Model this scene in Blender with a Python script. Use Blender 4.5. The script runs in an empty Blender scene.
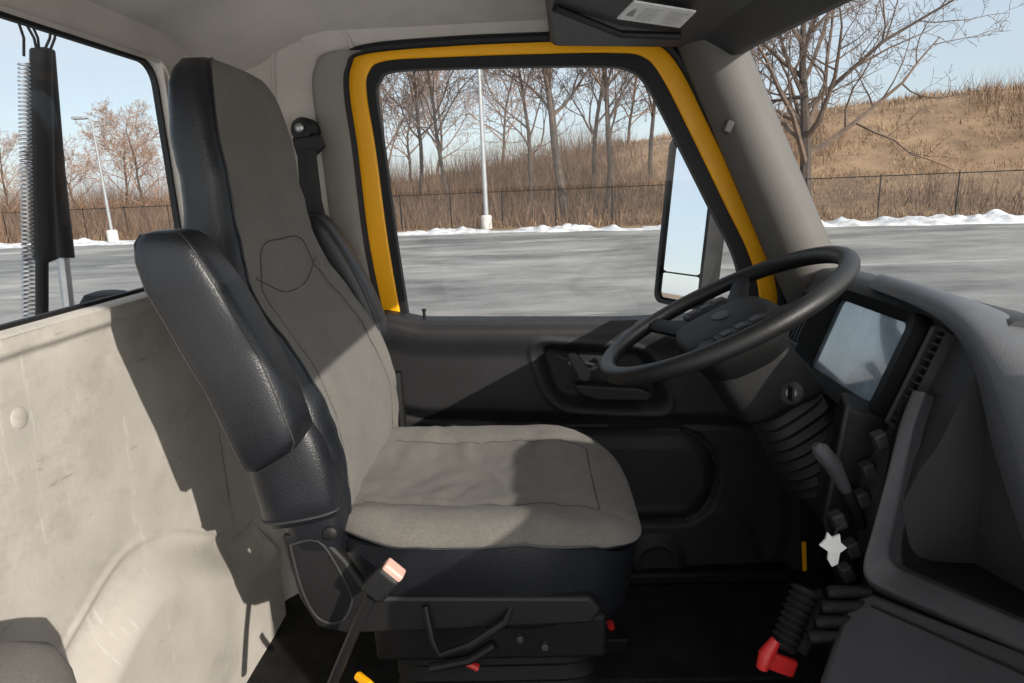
import bpy, bmesh, math, random
from mathutils import Vector, Matrix, noise
random.seed(7)
S = bpy.context.scene
COL = S.collection
ZC = 2.0
F = 650.0
R = Matrix.Rotation(math.radians(2.1), 3, 'Z') @ Matrix.Rotation(math.pi/2 - math.radians(13.4), 3, 'X') @ Matrix.Rotation(math.radians(-2.5), 3, 'Z')
V = Vector
def ray(px, py): return R @ V(((px-512)/F, (341.5-py)/F, -1))
def PY(px, py, Y): d = ray(px, py); return d*(Y/d.y)
def PX(px, py, X): d = ray(px, py); return d*(X/d.x)
def PZ(px, py, Z): d = ray(px, py); return d*(Z/d.z)
def sm(a, b, x):
    t = max(0, min(1, (x-a)/(b-a))); return t*t*(3-2*t)

# ------------------------------------------------------------------ materials
def mat(name, col, rough=.5, metal=0, var=.12, scale=8, bump=0, bscale=300, col2=None, spec=.5, stretch=None, sheen=0, rvar=0, coat=0, lo=.35, hi=.65, nr=.62, bdist=.002):
    m = bpy.data.materials.new(name); m.use_nodes = True
    nt = m.node_tree; N = nt.nodes; L = nt.links
    b = N['Principled BSDF']
    b.inputs['Roughness'].default_value = rough
    b.inputs['Metallic'].default_value = metal
    b.inputs['Specular IOR Level'].default_value = spec
    b.inputs['Coat Weight'].default_value = coat
    tc = N.new('ShaderNodeTexCoord')
    src = tc.outputs['Object']
    if stretch:
        mp = N.new('ShaderNodeMapping'); mp.inputs['Scale'].default_value = stretch
        L.new(src, mp.inputs[0]); src2 = mp.outputs[0]
    else: src2 = src
    nz = N.new('ShaderNodeTexNoise'); nz.inputs['Scale'].default_value = scale; nz.inputs['Detail'].default_value = 8; nz.inputs['Roughness'].default_value = nr
    L.new(src2, nz.inputs['Vector'])
    cr = N.new('ShaderNodeValToRGB')
    c2 = col2 or [min(1, c*(1+var)) for c in col]
    c1 = col if col2 else [c*(1-var) for c in col]
    cr.color_ramp.elements[0].position = lo; cr.color_ramp.elements[1].position = hi
    cr.color_ramp.elements[0].color = (*c1, 1); cr.color_ramp.elements[1].color = (*c2, 1)
    L.new(nz.outputs['Fac'], cr.inputs[0]); L.new(cr.outputs[0], b.inputs['Base Color'])
    if rvar:
        mr = N.new('ShaderNodeMapRange'); mr.inputs[1].default_value = lo; mr.inputs[2].default_value = hi
        mr.inputs[3].default_value = max(.02, rough-rvar); mr.inputs[4].default_value = min(1, rough+rvar)
        L.new(nz.outputs['Fac'], mr.inputs[0]); L.new(mr.outputs[0], b.inputs['Roughness'])
    if bump:
        n2 = N.new('ShaderNodeTexNoise'); n2.inputs['Scale'].default_value = bscale; n2.inputs['Detail'].default_value = 3
        L.new(src, n2.inputs['Vector'])
        bp = N.new('ShaderNodeBump'); bp.inputs['Strength'].default_value = bump; bp.inputs['Distance'].default_value = bdist
        L.new(n2.outputs['Fac'], bp.inputs['Height']); L.new(bp.outputs[0], b.inputs['Normal'])
    if sheen: b.inputs['Sheen Weight'].default_value = sheen
    return m
def scuffed(m, col, amount=.5, scl=(1, 3, 9), scale=5, lo=.58, hi=.70, rot=.5):  # noise overlay of a second colour; on the asphalt it carries painted glare
    N = m.node_tree.nodes; L = m.node_tree.links; b = N['Principled BSDF']
    old = b.inputs['Base Color'].links[0].from_socket
    tc = N.new('ShaderNodeTexCoord'); mp = N.new('ShaderNodeMapping'); mp.inputs['Scale'].default_value = scl; mp.inputs['Rotation'].default_value = (rot, 0, 0)
    n = N.new('ShaderNodeTexNoise'); n.inputs['Scale'].default_value = scale; n.inputs['Detail'].default_value = 10; n.inputs['Roughness'].default_value = .72
    cr = N.new('ShaderNodeValToRGB'); cr.color_ramp.elements[0].position = lo; cr.color_ramp.elements[1].position = hi
    cr.color_ramp.elements[0].color = (0, 0, 0, 1); cr.color_ramp.elements[1].color = (amount, amount, amount, 1)
    mx = N.new('ShaderNodeMixRGB'); mx.inputs[2].default_value = (*col, 1)
    L.new(tc.outputs['Object'], mp.inputs[0]); L.new(mp.outputs[0], n.inputs['Vector']); L.new(n.outputs['Fac'], cr.inputs[0])
    L.new(cr.outputs[0], mx.inputs[0]); L.new(old, mx.inputs[1]); L.new(mx.outputs[0], b.inputs['Base Color'])
    return m
def island_mat(name, c1, c2, c3):
    m = bpy.data.materials.new(name); m.use_nodes = True
    N = m.node_tree.nodes; L = m.node_tree.links; b = N['Principled BSDF']; b.inputs['Roughness'].default_value = .9
    b.inputs['Specular IOR Level'].default_value = .1
    g = N.new('ShaderNodeNewGeometry'); cr = N.new('ShaderNodeValToRGB')
    cr.color_ramp.elements[0].color = (*c1, 1); cr.color_ramp.elements[1].color = (*c3, 1)
    e = cr.color_ramp.elements.new(.5); e.color = (*c2, 1)
    L.new(g.outputs['Random Per Island'], cr.inputs[0]); L.new(cr.outputs[0], b.inputs['Base Color'])
    return m
def glass_mat(name, refl=.05, tint=(.97, .98, .98)):
    m = bpy.data.materials.new(name); m.use_nodes = True
    N = m.node_tree.nodes; L = m.node_tree.links; N.remove(N['Principled BSDF'])
    t = N.new('ShaderNodeBsdfTransparent'); t.inputs[0].default_value = (*tint, 1)
    g = N.new('ShaderNodeBsdfGlossy'); g.inputs['Roughness'].default_value = .02
    mx = N.new('ShaderNodeMixShader'); mx.inputs[0].default_value = refl
    L.new(t.outputs[0], mx.inputs[1]); L.new(g.outputs[0], mx.inputs[2]); L.new(mx.outputs[0], N['Material Output'].inputs[0])
    return m
def mesh_mat(name, col, dens):
    m = bpy.data.materials.new(name); m.use_nodes = True
    N = m.node_tree.nodes; L = m.node_tree.links; b = N['Principled BSDF']; b.inputs['Base Color'].default_value = (*col, 1)
    t = N.new('ShaderNodeBsdfTransparent'); mx = N.new('ShaderNodeMixShader'); mx.inputs[0].default_value = dens
    L.new(t.outputs[0], mx.inputs[1]); L.new(b.outputs[0], mx.inputs[2]); L.new(mx.outputs[0], N['Material Output'].inputs[0])
    return m
M = dict(
 fabric=scuffed(mat('seat_fabric', (.150, .139, .125), .95, 0, .18, 300, .8, 1000, sheen=.1), (.095, .088, .080), .6, (1, 1, 1), 8, .42, .7),
 seam=mat('seam_thread', (.062, .057, .052), .9, 0, .1, 60),
 vinyl=mat('black_vinyl', (.010, .0112, .0145), .34, 0, .2, 6, .35, 380, spec=.5),
 plastic=mat('charcoal_plastic', (.030, .030, .032), .55, 0, .12, 10, .45, 600, spec=.4),
 doorp=mat('door_plastic', (.018, .0182, .0205), .55, 0, .12, 10, .45, 600, spec=.32),
 plastic2=mat('grey_plastic', (.046, .047, .051), .5, 0, .1, 8, .4, 600, spec=.4),
 dashtop=mat('dash_top_plastic', (.095, .099, .108), .36, 0, .1, 8, .45, 600),
 pillar=mat('pillar_plastic', (.10, .094, .086), .65, 0, .08, 5, .4, 600),
 ptrim=mat('rear_pillar_plastic', (.21, .195, .175), .65, 0, .08, 5, .4, 600),
 dark=mat('dark_plastic', (.010, .010, .011), .5, 0, .15, 10, .3, 600, spec=.35),
 black=mat('base_black', (.006, .006, .0065), .6, 0, .2, 10, .3, 500, spec=.25),
 rubber=mat('black_rubber', (.009, .009, .010), .6, 0, .15, 20, .2, 300, spec=.35),
 leather=mat('wheel_leather', (.008, .008, .0085), .45, 0, .15, 30, .25, 400, spec=.4),
 liner=mat('headliner_cloth', (.50, .465, .42), .95, 0, .08, 6, .5, 900),
 wall=scuffed(scuffed(scuffed(mat('rear_wall_paint', (.49, .46, .42), .5, 0, .10, 4, .25, 90, rvar=.12), (.24, .22, .195), .5, (1, 1.3, 2.2), 4, .52, .72), (.62, .60, .57), .5, (1, 7, 1.0), 7, .60, .66, .9), (.20, .185, .165), .6, (1, 1.0, 6), 7, .64, .69, .35),
 yellow=mat('yellow_paint', (.97, .45, .004), .35, 0, .03, 6),
 steel=mat('steel', (.45, .45, .46), .4, 1, .1, 20),
 chrome=mat('mirror_chrome', (.92, .94, .96), .02, 1, .01, 4),
 screen=mat('display_screen', (.30, .39, .46), .12, 0, .5, 6, spec=1.0, coat=1),  # pale blue base colour paints in the reflection on the display
 red=mat('red_plastic', (.5, .02, .02), .4, 0, .1, 8),
 white=mat('white_plastic', (.82, .82, .80), .5, 0, .05, 30),
 ink=mat('label_ink', (.28, .28, .28), .7),
 floor=mat('floor_rubber', (.010, .010, .010), .75, 0, .5, 12, .4, 200, spec=.25),
 asphalt=scuffed(mat('asphalt_lot', (.085, .084, .083), .60, 0, .3, .22, .7, 18, col2=(.34, .33, .315), stretch=(.5, 1.0, 1), rvar=.2, spec=.25, lo=.38, hi=.66, nr=.72, bdist=.01), (.66, .64, .60), .75, (.16, .55, 1), .35, .55, .68, 0),  # pale streaks paint wet glare into the colour along with dried salt
 snow=mat('dirty_snow', (.34, .34, .35), .85, 0, .3, 2.5, .8, 6, col2=(.72, .73, .76)),
 bounce=mat('bounce_snow', (.78, .79, .81), .85, 0, .08, 1.0, .6, 8),  # white tone for the added bounce sheet
 grass=mat('dead_grass', (.14, .088, .052), .95, 0, .4, .35, .8, 4, col2=(.28, .185, .11)),
 bark=mat('bark', (.065, .05, .042), .9, 0, .3, 3),
 twig=mat('twigs', (.12, .086, .068), .9, 0, .3, 3),
 twig2=mat('reddish_twigs', (.24, .155, .115), .9, 0, .3, 3),
 concrete=mat('concrete', (.50, .49, .47), .85, 0, .15, 6),
 galv=mat('galvanised', (.30, .31, .33), .5, .3, .1, 4),
 tuft=island_mat('grass_tufts', (.13, .08, .048), (.27, .175, .105), (.40, .28, .175)),
 scrub=island_mat('scrub_stems', (.075, .05, .04), (.17, .11, .078), (.28, .185, .13)),
 glass=glass_mat('window_glass', .03), chain=mesh_mat('chain_link', (.06, .06, .06), .22),
)

# ------------------------------------------------------------------ mesh builder
class MB:
    def __init__(s): s.v = []; s.f = []
    def add(s, vs, fs):
        o = len(s.v); s.v += [V(p) for p in vs]; s.f += [[i+o for i in f] for f in fs]; return s
    def poly(s, pts): return s.add(pts, [list(range(len(pts)))])
    def loft(s, rings, closed=True, cap=True, loop=False):
        n = len(rings[0]); k = len(rings); vs = [p for r in rings for p in r]; fs = []
        for i in range(k if loop else k-1):
            i2 = (i+1) % k
            for j in range(n if closed else n-1):
                j2 = (j+1) % n
                fs.append([i*n+j, i*n+j2, i2*n+j2, i2*n+j])
        if cap and closed and not loop:
            fs.append(list(range(n))[::-1]); fs.append([(k-1)*n+j for j in range(n)])
        return s.add(vs, fs)
    def grid(s, rows): return s.loft(rows, closed=False, cap=False)
    def tube(s, path, r, n=8, cap=True, loop=False):
        path = [V(p) for p in path]; k = len(path)
        rr = r if isinstance(r, (list, tuple)) else [r]*k
        rings = []; up = None
        for i, p in enumerate(path):
            if loop: t = path[(i+1) % k]-path[i-1]
            else: t = path[min(i+1, k-1)]-path[max(i-1, 0)]
            t.normalize()
            if up is None: up = V((0, 0, 1)) if abs(t.z) < .9 else V((1, 0, 0))
            a = up - t*up.dot(t)
            if a.length < 1e-5: a = t.orthogonal()
            a.normalize(); b = t.cross(a); up = a
            rings.append([p + (a*math.cos(q) + b*math.sin(q))*rr[i] for q in [2*math.pi*j/n for j in range(n)]])
        return s.loft(rings, True, cap, loop)
    def box(s, c, size, rot=None):
        c = V(c); q = rot or Matrix.Identity(3)
        vs = [c + q @ V((x*size[0]/2, y*size[1]/2, z*size[2]/2)) for x in (-1, 1) for y in (-1, 1) for z in (-1, 1)]
        return s.add(vs, [[0, 1, 3, 2], [4, 6, 7, 5], [0, 4, 5, 1], [2, 3, 7, 6], [0, 2, 6, 4], [1, 5, 7, 3]])
    def prism(s, pts, vec):
        pts = [V(p) for p in pts]; n = len(pts); vec = V(vec)
        return s.add(pts+[p+vec for p in pts], [list(range(n))[::-1], [n+i for i in range(n)]] + [[i, (i+1) % n, n+(i+1) % n, n+i] for i in range(n)])
    def strip(s, outer, inner, vec, closed=False):
        vec = V(vec)
        rings = [[V(a), V(b), V(b)+vec, V(a)+vec] for a, b in zip(outer, inner)]
        return s.loft(rings, True, not closed, closed)
    def build(s, name, m, parent=None, bevel=0, sub=0, smooth=True, label=None, cat=None, kind=None, group=None, loc=None, seg=3, angle=40):
        base = V((0, 0, 0))
        if parent is not None:
            q = parent
            while q.parent: q = q.parent
            base = V(q.location)
        elif loc is not None: base = V(loc)+V((0, 0, ZC))
        me = bpy.data.meshes.new(name)
        me.from_pydata([p+V((0, 0, ZC))-base for p in s.v], [], s.f)
        bm = bmesh.new(); bm.from_mesh(me); bmesh.ops.recalc_face_normals(bm, faces=bm.faces); bm.to_mesh(me); bm.free()
        if smooth:
            me.shade_smooth(); me.set_sharp_from_angle(angle=math.radians(angle))
        me.materials.append(m)
        o = bpy.data.objects.new(name, me); COL.objects.link(o)
        if parent is not None: o.parent = parent
        else: o.location = base
        if bevel:
            b = o.modifiers.new('bevel', 'BEVEL'); b.width = bevel; b.segments = seg; b.limit_method = 'ANGLE'; b.harden_normals = False
            me.shade_smooth()
        if sub:
            d = o.modifiers.new('sub', 'SUBSURF'); d.levels = sub; d.render_levels = sub
        if label: o['label'] = label
        if cat: o['category'] = cat
        if kind: o['kind'] = kind
        if group: o['group'] = group
        return o
def thing(name, label, cat, loc, group=None):
    o = bpy.data.objects.new(name, None); COL.objects.link(o); o.location = V(loc)+V((0, 0, ZC)); o.empty_display_size = .1
    o['label'] = label; o['category'] = cat
    if group: o['group'] = group
    return o
def rrect(cx, cy, hx, hy, r, n=6):
    pts = []
    for k, (sx, sy) in enumerate([(1, 1), (-1, 1), (-1, -1), (1, -1)]):
        for i in range(n+1):
            a = math.pi/2*(k + i/n)
            pts.append((cx+sx*(hx-r)+r*math.cos(a), cy+sy*(hy-r)+r*math.sin(a)))
    return pts
def sring(cx, cy, z, hx, hy, p=4, n=48, conc=0):
    out = []
    for i in range(n):
        a = 2*math.pi*i/n; c, q = math.cos(a), math.sin(a)
        x = math.copysign(abs(c)**(2/p), c)*hx; y = math.copysign(abs(q)**(2/p), q)*hy
        if x > 0: x -= conc*(1-(y/hy)**2)
        out.append(V((cx+x, cy+y, z)))
    return out

FLOOR = -1.12
# ================================================================== TRUCK CAB SHELL
cab = thing('truck_cab', 'inside of a yellow truck cab with pale grey liner and worn beige rear wall', 'truck', (-.1, .9, FLOOR))
XR = -.76
m = MB(); cols = []
NY = 110
for j in range(NY+1):
    y = -.1 + 1.65*j/NY
    arch = -.715 + .085*sm(.74, 1.05, y) - .20*sm(1.05, 1.50, y)
    zz = [FLOOR+(arch-.11-FLOOR)*k/14 for k in range(14)] + [arch-.11+.14*k/28 for k in range(28)] + [arch+.03+(-.225-arch-.03)*k/34 for k in range(34)] + [-.225+.047*k/12 for k in range(13)]
    col = []
    for z in zz:
        h = .048*(1-sm(arch-.105, arch, z)) + .004*(1-sm(.0, .012, abs(z-arch-.012)))
        h += .012*sm(-.215, -.200, z)
        h += .007*noise.noise(V((y*3, z*3, 2))) + .002*noise.noise(V((y*11, z*11, 5)))
        col.append(V((XR+h, y, z)))
    cols.append(col)
m.grid(cols)
m.grid([[V((XR-.06, -.1, -.176)), V((XR-.06, 1.55, -.176))], [V((XR+.006, -.1, -.172)), V((XR+.006, 1.55, -.172))], [V((XR+.013, -.1, -.178)), V((XR+.013, 1.55, -.178))]])
m.build('rear_wall', M['wall'], cab, label='scuffed beige painted wall under the rear window', angle=70)
pg = MB(); c = PX(20, 418, XR+.003)
pg.loft([[c+V((d, r*math.cos(a), r*math.sin(a))) for a in [k*math.pi/8 for k in range(16)]] for d, r in ((-.012, .016), (.000, .016), (.0012, .014))])
pg.build('wall_plug', M['wall'], cab)
m = MB()
prof = [(XR, 1.44), (XR, 1.52)] + [(XR+.16-.16*math.cos(a), 1.53+.16*math.sin(a)) for a in [math.pi/2*k/8 for k in range(1, 9)]] + [(-.52, 1.695)]
m.grid([[V((x, y, z)) for x, y in prof] for z in (-1.12, -.5, -.178, .0, .2, .30, .40, .47)])
m.build('corner_panel', M['liner'], cab)
m = MB(); m.grid([[V((XR, y, z)) for y in (-.1, .5, 1.0, 1.44)] for z in (.28, .36, .47)]); m.build('rear_header', M['liner'], cab)
oq = rrect(.72, .057, .735, .232, .05); iq = rrect(.72, .057, .727, .224, .042)
MB().grid([[V((XR+.006, y, z)), V((XR-.034, y, z))] for y, z in oq+oq[:1]]).build('window_reveal', M['liner'], cab)
fr = MB()
fr.strip([V((XR-.022, y, z)) for y, z in oq], [V((XR-.022, y, z)) for y, z in iq], (-.012, 0, 0), True)
fr.build('rear_window_seal', M['rubber'], cab)
MB().poly([V((XR-.03, y, z)) for y, z in iq]).build('rear_window_pane', M['glass'], cab, smooth=False)
rows = []
for i in range(25):
    x = XR + (.56-XR)*i/24; row = []
    for j in range(31):
        y = -.06 + 1.76*j/30
        z = .475 - .10*sm(1.42, 1.72, y)**1.5 - .13*sm(-.45, -.78, x)**1.5
        row.append(V((x, y, z)))
    rows.append(row)
MB().grid(rows).build('headliner', M['liner'], cab)
MB().box((-.1, .8, .53), (1.4, 1.9, .03)).build('roof', M['yellow'], cab, bevel=.01)
YO = [(381, 316), (366, 240), (355, 150), (347, 95), (349, 66), (365, 51), (450, 43), (540, 39), (620, 37), (657, 41), (683, 66), (715, 130), (748, 200), (770, 250), (781, 290), (781, 318)]
YI = [(401, 316), (388, 240), (376, 150), (367, 95), (369, 72), (386, 61), (450, 57), (540, 54), (612, 53), (643, 57), (662, 78), (692, 137), (724, 203), (747, 250), (758, 288), (758, 318)]
G = [(408, 318), (396, 240), (384, 150), (376, 95), (379, 80), (392, 71), (450, 68), (540, 66), (604, 66), (630, 70), (648, 86), (679, 145), (712, 211), (734, 255), (742, 290), (742, 322)]
YD = 1.72
def dense(L, k=6):
    out = []; n = len(L)
    for i in range(n-1):
        p0, p1, p2, p3 = L[max(i-1, 0)], L[i], L[i+1], L[min(i+2, n-1)]
        for j in range(k):
            t = j/k
            out.append(tuple(.5*((2*p1[a])+(-p0[a]+p2[a])*t+(2*p0[a]-5*p1[a]+4*p2[a]-p3[a])*t*t+(-p0[a]+3*p1[a]-3*p2[a]+p3[a])*t**3) for a in range(len(p1))))
    out.append(L[-1]); return out
YOd, YId, Gd = dense(YO), dense(YI), dense(G)
W3 = lambda L, Y: [PY(x, y, Y) for x, y in L]
m = MB(); k6 = 6
left = W3(YOd[:5*k6+1], 1.695)
m.grid([[V((-.54, 1.695, p.z)), V((p.x-.02, 1.695, p.z)), p] for p in left])
b0 = left[0]; m.grid([[V((-.54, 1.695, z)), V((b0.x+.02, 1.695, z))] for z in (FLOOR, b0.z)])
top = W3(YOd[5*k6:9*k6+1], 1.695)
m.grid([[p, V((p.x, 1.68, .40))] for p in top])
tl = top[0]; m.poly([V((-.54, 1.695, tl.z)), tl, V((tl.x, 1.68, .40)), V((-.54, 1.68, .40))])
m.build('side_panel', M['liner'], cab)
pt = MB(); lp = W3(YOd[:5*k6+1], 1.685)
pt.grid([[p+V((-.085, .0, 0)), p+V((-.078, -.012, 0)), p+V((-.068, -.016, 0)), p+V((-.03, -.016, 0)), p+V((-.012, -.012, 0)), p] for p in lp]); pt.build('pillar_trim', M['ptrim'], cab, angle=70)
MB().tube(W3(dense([(276, 110), (273, 60), (275, 26), (290, 19), (325, 21), (345, 34), (352, 48)], 5), 1.686), .005, 6).build('trim_seam', M['liner'], cab)
ds = MB().tube([p+V((-.004 if i < 30 else 0, 0, .004)) for i, p in enumerate(W3(YOd, 1.69))], .0115, 8); ds.build('door_opening_seal', M['rubber'], cab)
def ip(a, b, t): return tuple(a[k]+(b[k]-a[k])*t for k in range(len(a)))
m = MB(); rings = []
for k in range(13):
    t = k/12
    l = PY(*ip((672, 38), (797, 330), t), 1.70); r = PY(*ip((740, 40), (854, 310), t), 1.585)
    ring = []
    for j in range(9):
        q = j/8; ring.append(l.lerp(r, q) + V((-.04, -.05, 0))*math.sin(math.pi*q)**.7)
    ring += [r+V((.04, .07, 0)), l+V((.09, .07, 0))]
    rings.append(ring)
m.loft(rings); m.build('windscreen_pillar', M['pillar'], cab, angle=70)
c = PY(728, 127, 1.585); MB().box(c, (.020, .02, .030), Matrix.Rotation(.4, 3, 'Y')).build('pillar_cap', M['plastic'], cab, bevel=.005)
m = MB(); rows = []
def wtop(y): return V((.49+.06*sm(1.6, .9, y), y, .268))
ys = [1.66, 1.5, 1.3, 1.1, .9, .6, .3, 0, -.06]
m.loft([[wtop(y), wtop(y)+V((-.03, 0, -.004)), wtop(y)+V((-.12, 0, .05)), wtop(y)+V((-.14, 0, .14)), wtop(y)+V((.02, 0, .16))] for y in ys])
m.build('windscreen_header', M['plastic'], cab)
MB().grid([[wtop(y)+V((0.002, 0, 0)), V((.60+.07*sm(1.6, .9, y), y, .09)), V((.88+.05*sm(1.6, .9, y), y, -.29))] for y in ys]).build('windscreen', M['glass'], cab)
m = MB(); m.box((0, .8, FLOOR-.02), (1.7, 1.9, .04)); m.build('floor', M['floor'], cab)
m = MB(); m.box((.83, .85, -.75), (.05, 1.8, .80)); m.build('firewall', M['black'], cab)
m = MB(); m.box((.80, 1.725, -.72), (.22, .03, .82)); m.build('kick_panel', M['black'], cab)
m = MB(); m.box((.2, 1.45, FLOOR+.008), (.9, .36, .012)); m.build('floor_mat', M['floor'], cab, bevel=.004)
m = MB(); m.box((.1, 1.665, FLOOR+.02), (1.2, .05, .04)); m.build('door_sill', M['black'], cab, bevel=.01)

ov = thing('overhead_panel', 'dark grey overhead panel with a white printed label above the door', 'overhead panel', (.28, 1.38, .32))
m = MB(); m.prism([V((.03, 1.2, .35)), V((.06, 1.66, .315)), V((.5, 1.655, .29)), V((.53, 1.1, .30)), V((.05, 1.0, .36))], (0, 0, .12)); m.build('panel', M['plastic2'], ov, bevel=.018)
L4 = [(634, 2), (696, 12), (680, 28), (617, 19)]
ray0 = [PZ(x, y, .300) for x, y in L4]
lab = MB().prism([p for p in ray0], (0, 0, .003)).build('printed_label', M['white'], ov, smooth=False)
il = MB()
for k in range(7):
    a, b = .16+.105*k, .16+.105*k+.022
    for s0, s1 in ((.22, .55), (.62, .94)):
        s1 = s1-random.uniform(0, .14)
        s = s0
        while s < s1:
            e = min(s1, s+random.uniform(.03, .08))
            q = [ip(ip(ray0[0], ray0[1], u), ip(ray0[3], ray0[2], u), t) for u, t in ((s, a), (e, a), (e, b), (s, b))]
            il.poly([V(p)-V((0, 0, .0015)) for p in q]); s = e+.012
q = [ip(ip(ray0[0], ray0[1], s), ip(ray0[3], ray0[2], s), t) for s, t in ((.06, .7), (.11, .25), (.17, .7))]
il.poly([V(p)-V((0, 0, .0015)) for p in q])
il.build('label_print', M['ink'], lab, smooth=False)
MB().tube([PZ(555, 8, .33), PZ(620, 34, .305), PZ(680, 36, .30)], .008, 8).build('trim_bar', M['dark'], ov)

# ================================================================== DRIVER DOOR
door = thing('driver_door', 'yellow framed driver door with charcoal moulded inner panel', 'door', (.1, 1.72, -1.0))
MB().strip(W3(YOd, YD), W3(YId, YD), (0, .05, 0)).build('window_frame', M['yellow'], door, bevel=.006, seg=2)
MB().strip(W3(YId, YD+.002), W3(Gd, YD+.002), (0, .03, 0)).build('window_seal', M['rubber'], door)
MB().poly(W3(G, YD+.022)).build('window_pane', M['glass'], door, smooth=False)
def sdr(x, y, cx, cy, hw, hh, r, sk=0, sx=0):
    y = y - sk*(x-cx); x = x - sx*(y-cy)
    dx = abs(x-cx)-hw+r; dy = abs(y-cy)-hh+r
    return math.hypot(max(dx, 0), max(dy, 0)) + min(max(dx, dy), 0) - r
def door_h(x, y):
    h = 0
    e = 404 + .03*(x-550)
    h += .035*(1-sm(e-3, e+14, y))
    h += .018*sm(312, 322, y)*(1-sm(326, 350, y))
    d = sdr(x, y, 600, 369, 60, 33, 20, .07, .36)
    h -= .050*(1-sm(-12, 0, d)); h += .007*(1-sm(0, 4, abs(d-3)))
    d = sdr(x, y, 588, 470, 126, 44, 40, .02)
    h += .018*(1-sm(-14, -2, d)); h -= .020*(1-sm(0, 5, abs(d-1)))
    d = sdr(x, y, 600, 500, 190, 90, 70, .02)
    h += .012*(1-sm(-14, 4, d))
    d = sdr(x, y, 610, 560, 150, 62, 50, .02)
    h += .010*(1-sm(-10, 2, d))
    d = math.hypot((x-655), (y-555)*1.1)-28
    h += .014*(1-sm(-6, 2, d)); h += .008*(1-sm(0, 3, abs(d+8)))
    h -= .008*(1-sm(0, 3, abs(y-(418+.03*(x-550)))))
    return h
rows = []
for i in range(151):
    y = 311 + 331*i/150; row = []
    for j in range(171):
        x0 = 383+(y-312)*.11; x = x0+(800-x0)*j/170
        ye = y + (6*sm(600, 760, x)*(-1))*(1-(y-311)/331) + 7*(1-(y-311)/331)*sm(383, 430, x)
        p = PY(x, ye, 1.705); row.append(p - V((0, door_h(x, y), 0)))
    rows.append(row)
pm = MB().grid(rows)
pm.grid([[p, p+V((0, .06, 0))] for p in rows[0]])
pm.build('door_panel', M['doorp'], door, angle=75)
MB().prism(W3([(566, 354), (576, 353), (592, 374), (589, 383), (579, 381)], 1.655), (0, .03, 0)).build('door_handle', M['plastic'], door, bevel=.006)
MB().prism(W3([(574, 385), (640, 389), (654, 395), (648, 402), (596, 401), (578, 394)], 1.65), (0, .04, 0)).build('pull_cup', M['dark'], door, bevel=.006)
MB().tube(W3([(556, 356), (600, 366), (656, 378)], 1.68), .004, 6).build('pocket_trim', M['plastic'], door)
MB().tube([PY(425, 325, 1.69), PY(424, 312, 1.69), PY(424, 309, 1.69)], [.004, .004, .007], 8).build('lock_pin', M['dark'], door)
MB().prism(W3([(802, 542), (806, 542), (807, 580), (803, 582)], 1.700), (0, .004, 0)).build('door_edge', M['yellow'], door)
MB().tube(W3([(397, 372), (401, 420), (404, 452)], 1.64), .014, 8).build('grab_rail', M['dark'], door)

# ================================================================== DRIVER SEAT
seat = thing('driver_seat', 'grey fabric driver seat with black vinyl sides facing the steering wheel', 'seat', (-.1, 1.22, FLOOR))
cy0 = 1.22
ST = [(-.62, -.325, .12, .235, 1.225), (-.56, -.312, .15, .252, 1.232), (-.5, -.304, .17, .262, 1.238), (-.42, -.305, .18, .266, 1.241), (-.35, -.322, .178, .266, 1.241), (-.27, -.358, .165, .260, 1.238), (-.2, -.402, .146, .25, 1.232), (-.15, -.432, .132, .238, 1.23), (-.11, -.447, .122, .224, 1.23), (-.075, -.456, .115, .211, 1.23), (-.04, -.463, .108, .202, 1.231), (0, -.468, .104, .198, 1.234), (.05, -.475, .10, .197, 1.238), (.1, -.482, .096, .195, 1.241), (.15, -.489, .09, .188, 1.242), (.18, -.495, .084, .178, 1.241), (.205, -.502, .072, .161, 1.239), (.222, -.511, .054, .136, 1.237), (.230, -.523, .024, .095, 1.235)]
def interp(ST, z):
    for a, b in zip(ST, ST[1:]):
        if a[0] <= z <= b[0]:
            t = (z-a[0])/(b[0]-a[0]); return [a[k]+(b[k]-a[k])*t for k in range(len(a))]
    return list(ST[-1])
def sinterp(z):
    acc = [0]*5
    for dz in (-.02, -.01, 0, .01, .02):
        q = interp(ST, max(-.62, min(.23, z+dz if z < .17 else z)))
        acc = [a+b/5 for a, b in zip(acc, q)]
    return acc
zs = [-.62+.0125*k for k in range(65)] + [.19, .2, .207, .213, .218, .222, .226, .230]
NR = 96; rings = []
PB = 4.0
def concave(z): return .022*sm(.21, .1, z) if z > -.05 else .022+.020*sm(-.05, -.2, z)
def pad(y, z, cy, hy):
    q = (y-cy)/hy
    g = math.exp(-((abs(q)-(.62+.10*sm(-.2, -.5, z)))/.05)**2)*sm(-.11, -.16, z)
    return -.007*g + .007*(1-sm(.4, .62, abs(q)))*sm(-.16, -.22, z)*sm(-.60, -.5, z)
def crease(p): return .005*noise.noise(p*9)+.003*noise.noise(V((p.x*10, p.y*18, p.z*34)))
for z in sorted(set(round(q, 4) for q in zs)):
    _, xf, d, hy, cy = sinterp(z)
    rg = sring(xf-d/2, cy, z, d/2, hy, PB-.9*sm(.1, .22, z), NR, concave(z))
    for p in rg:
        front = p.x > xf-d/2
        if z < .15: p.x += crease(V(p))
        if front: p.x += pad(p.y, z, cy, hy)
    rings.append(rg)
fab = MB(); shell = MB()
lim = 12
fi = [j % NR for j in range(-lim, lim+8)]; si = [j for j in range(lim+7, NR-lim+1)]
fab.grid([[r[j] for j in fi] for r in rings]); shell.grid([[r[j] for j in si] for r in rings])
shell.poly(rings[-1]); shell.poly(rings[0])
back = shell.build('backrest', M['vinyl'], seat, angle=80)
fabric = fab.build('backrest_cover', M['fabric'], seat, angle=80)
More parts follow.
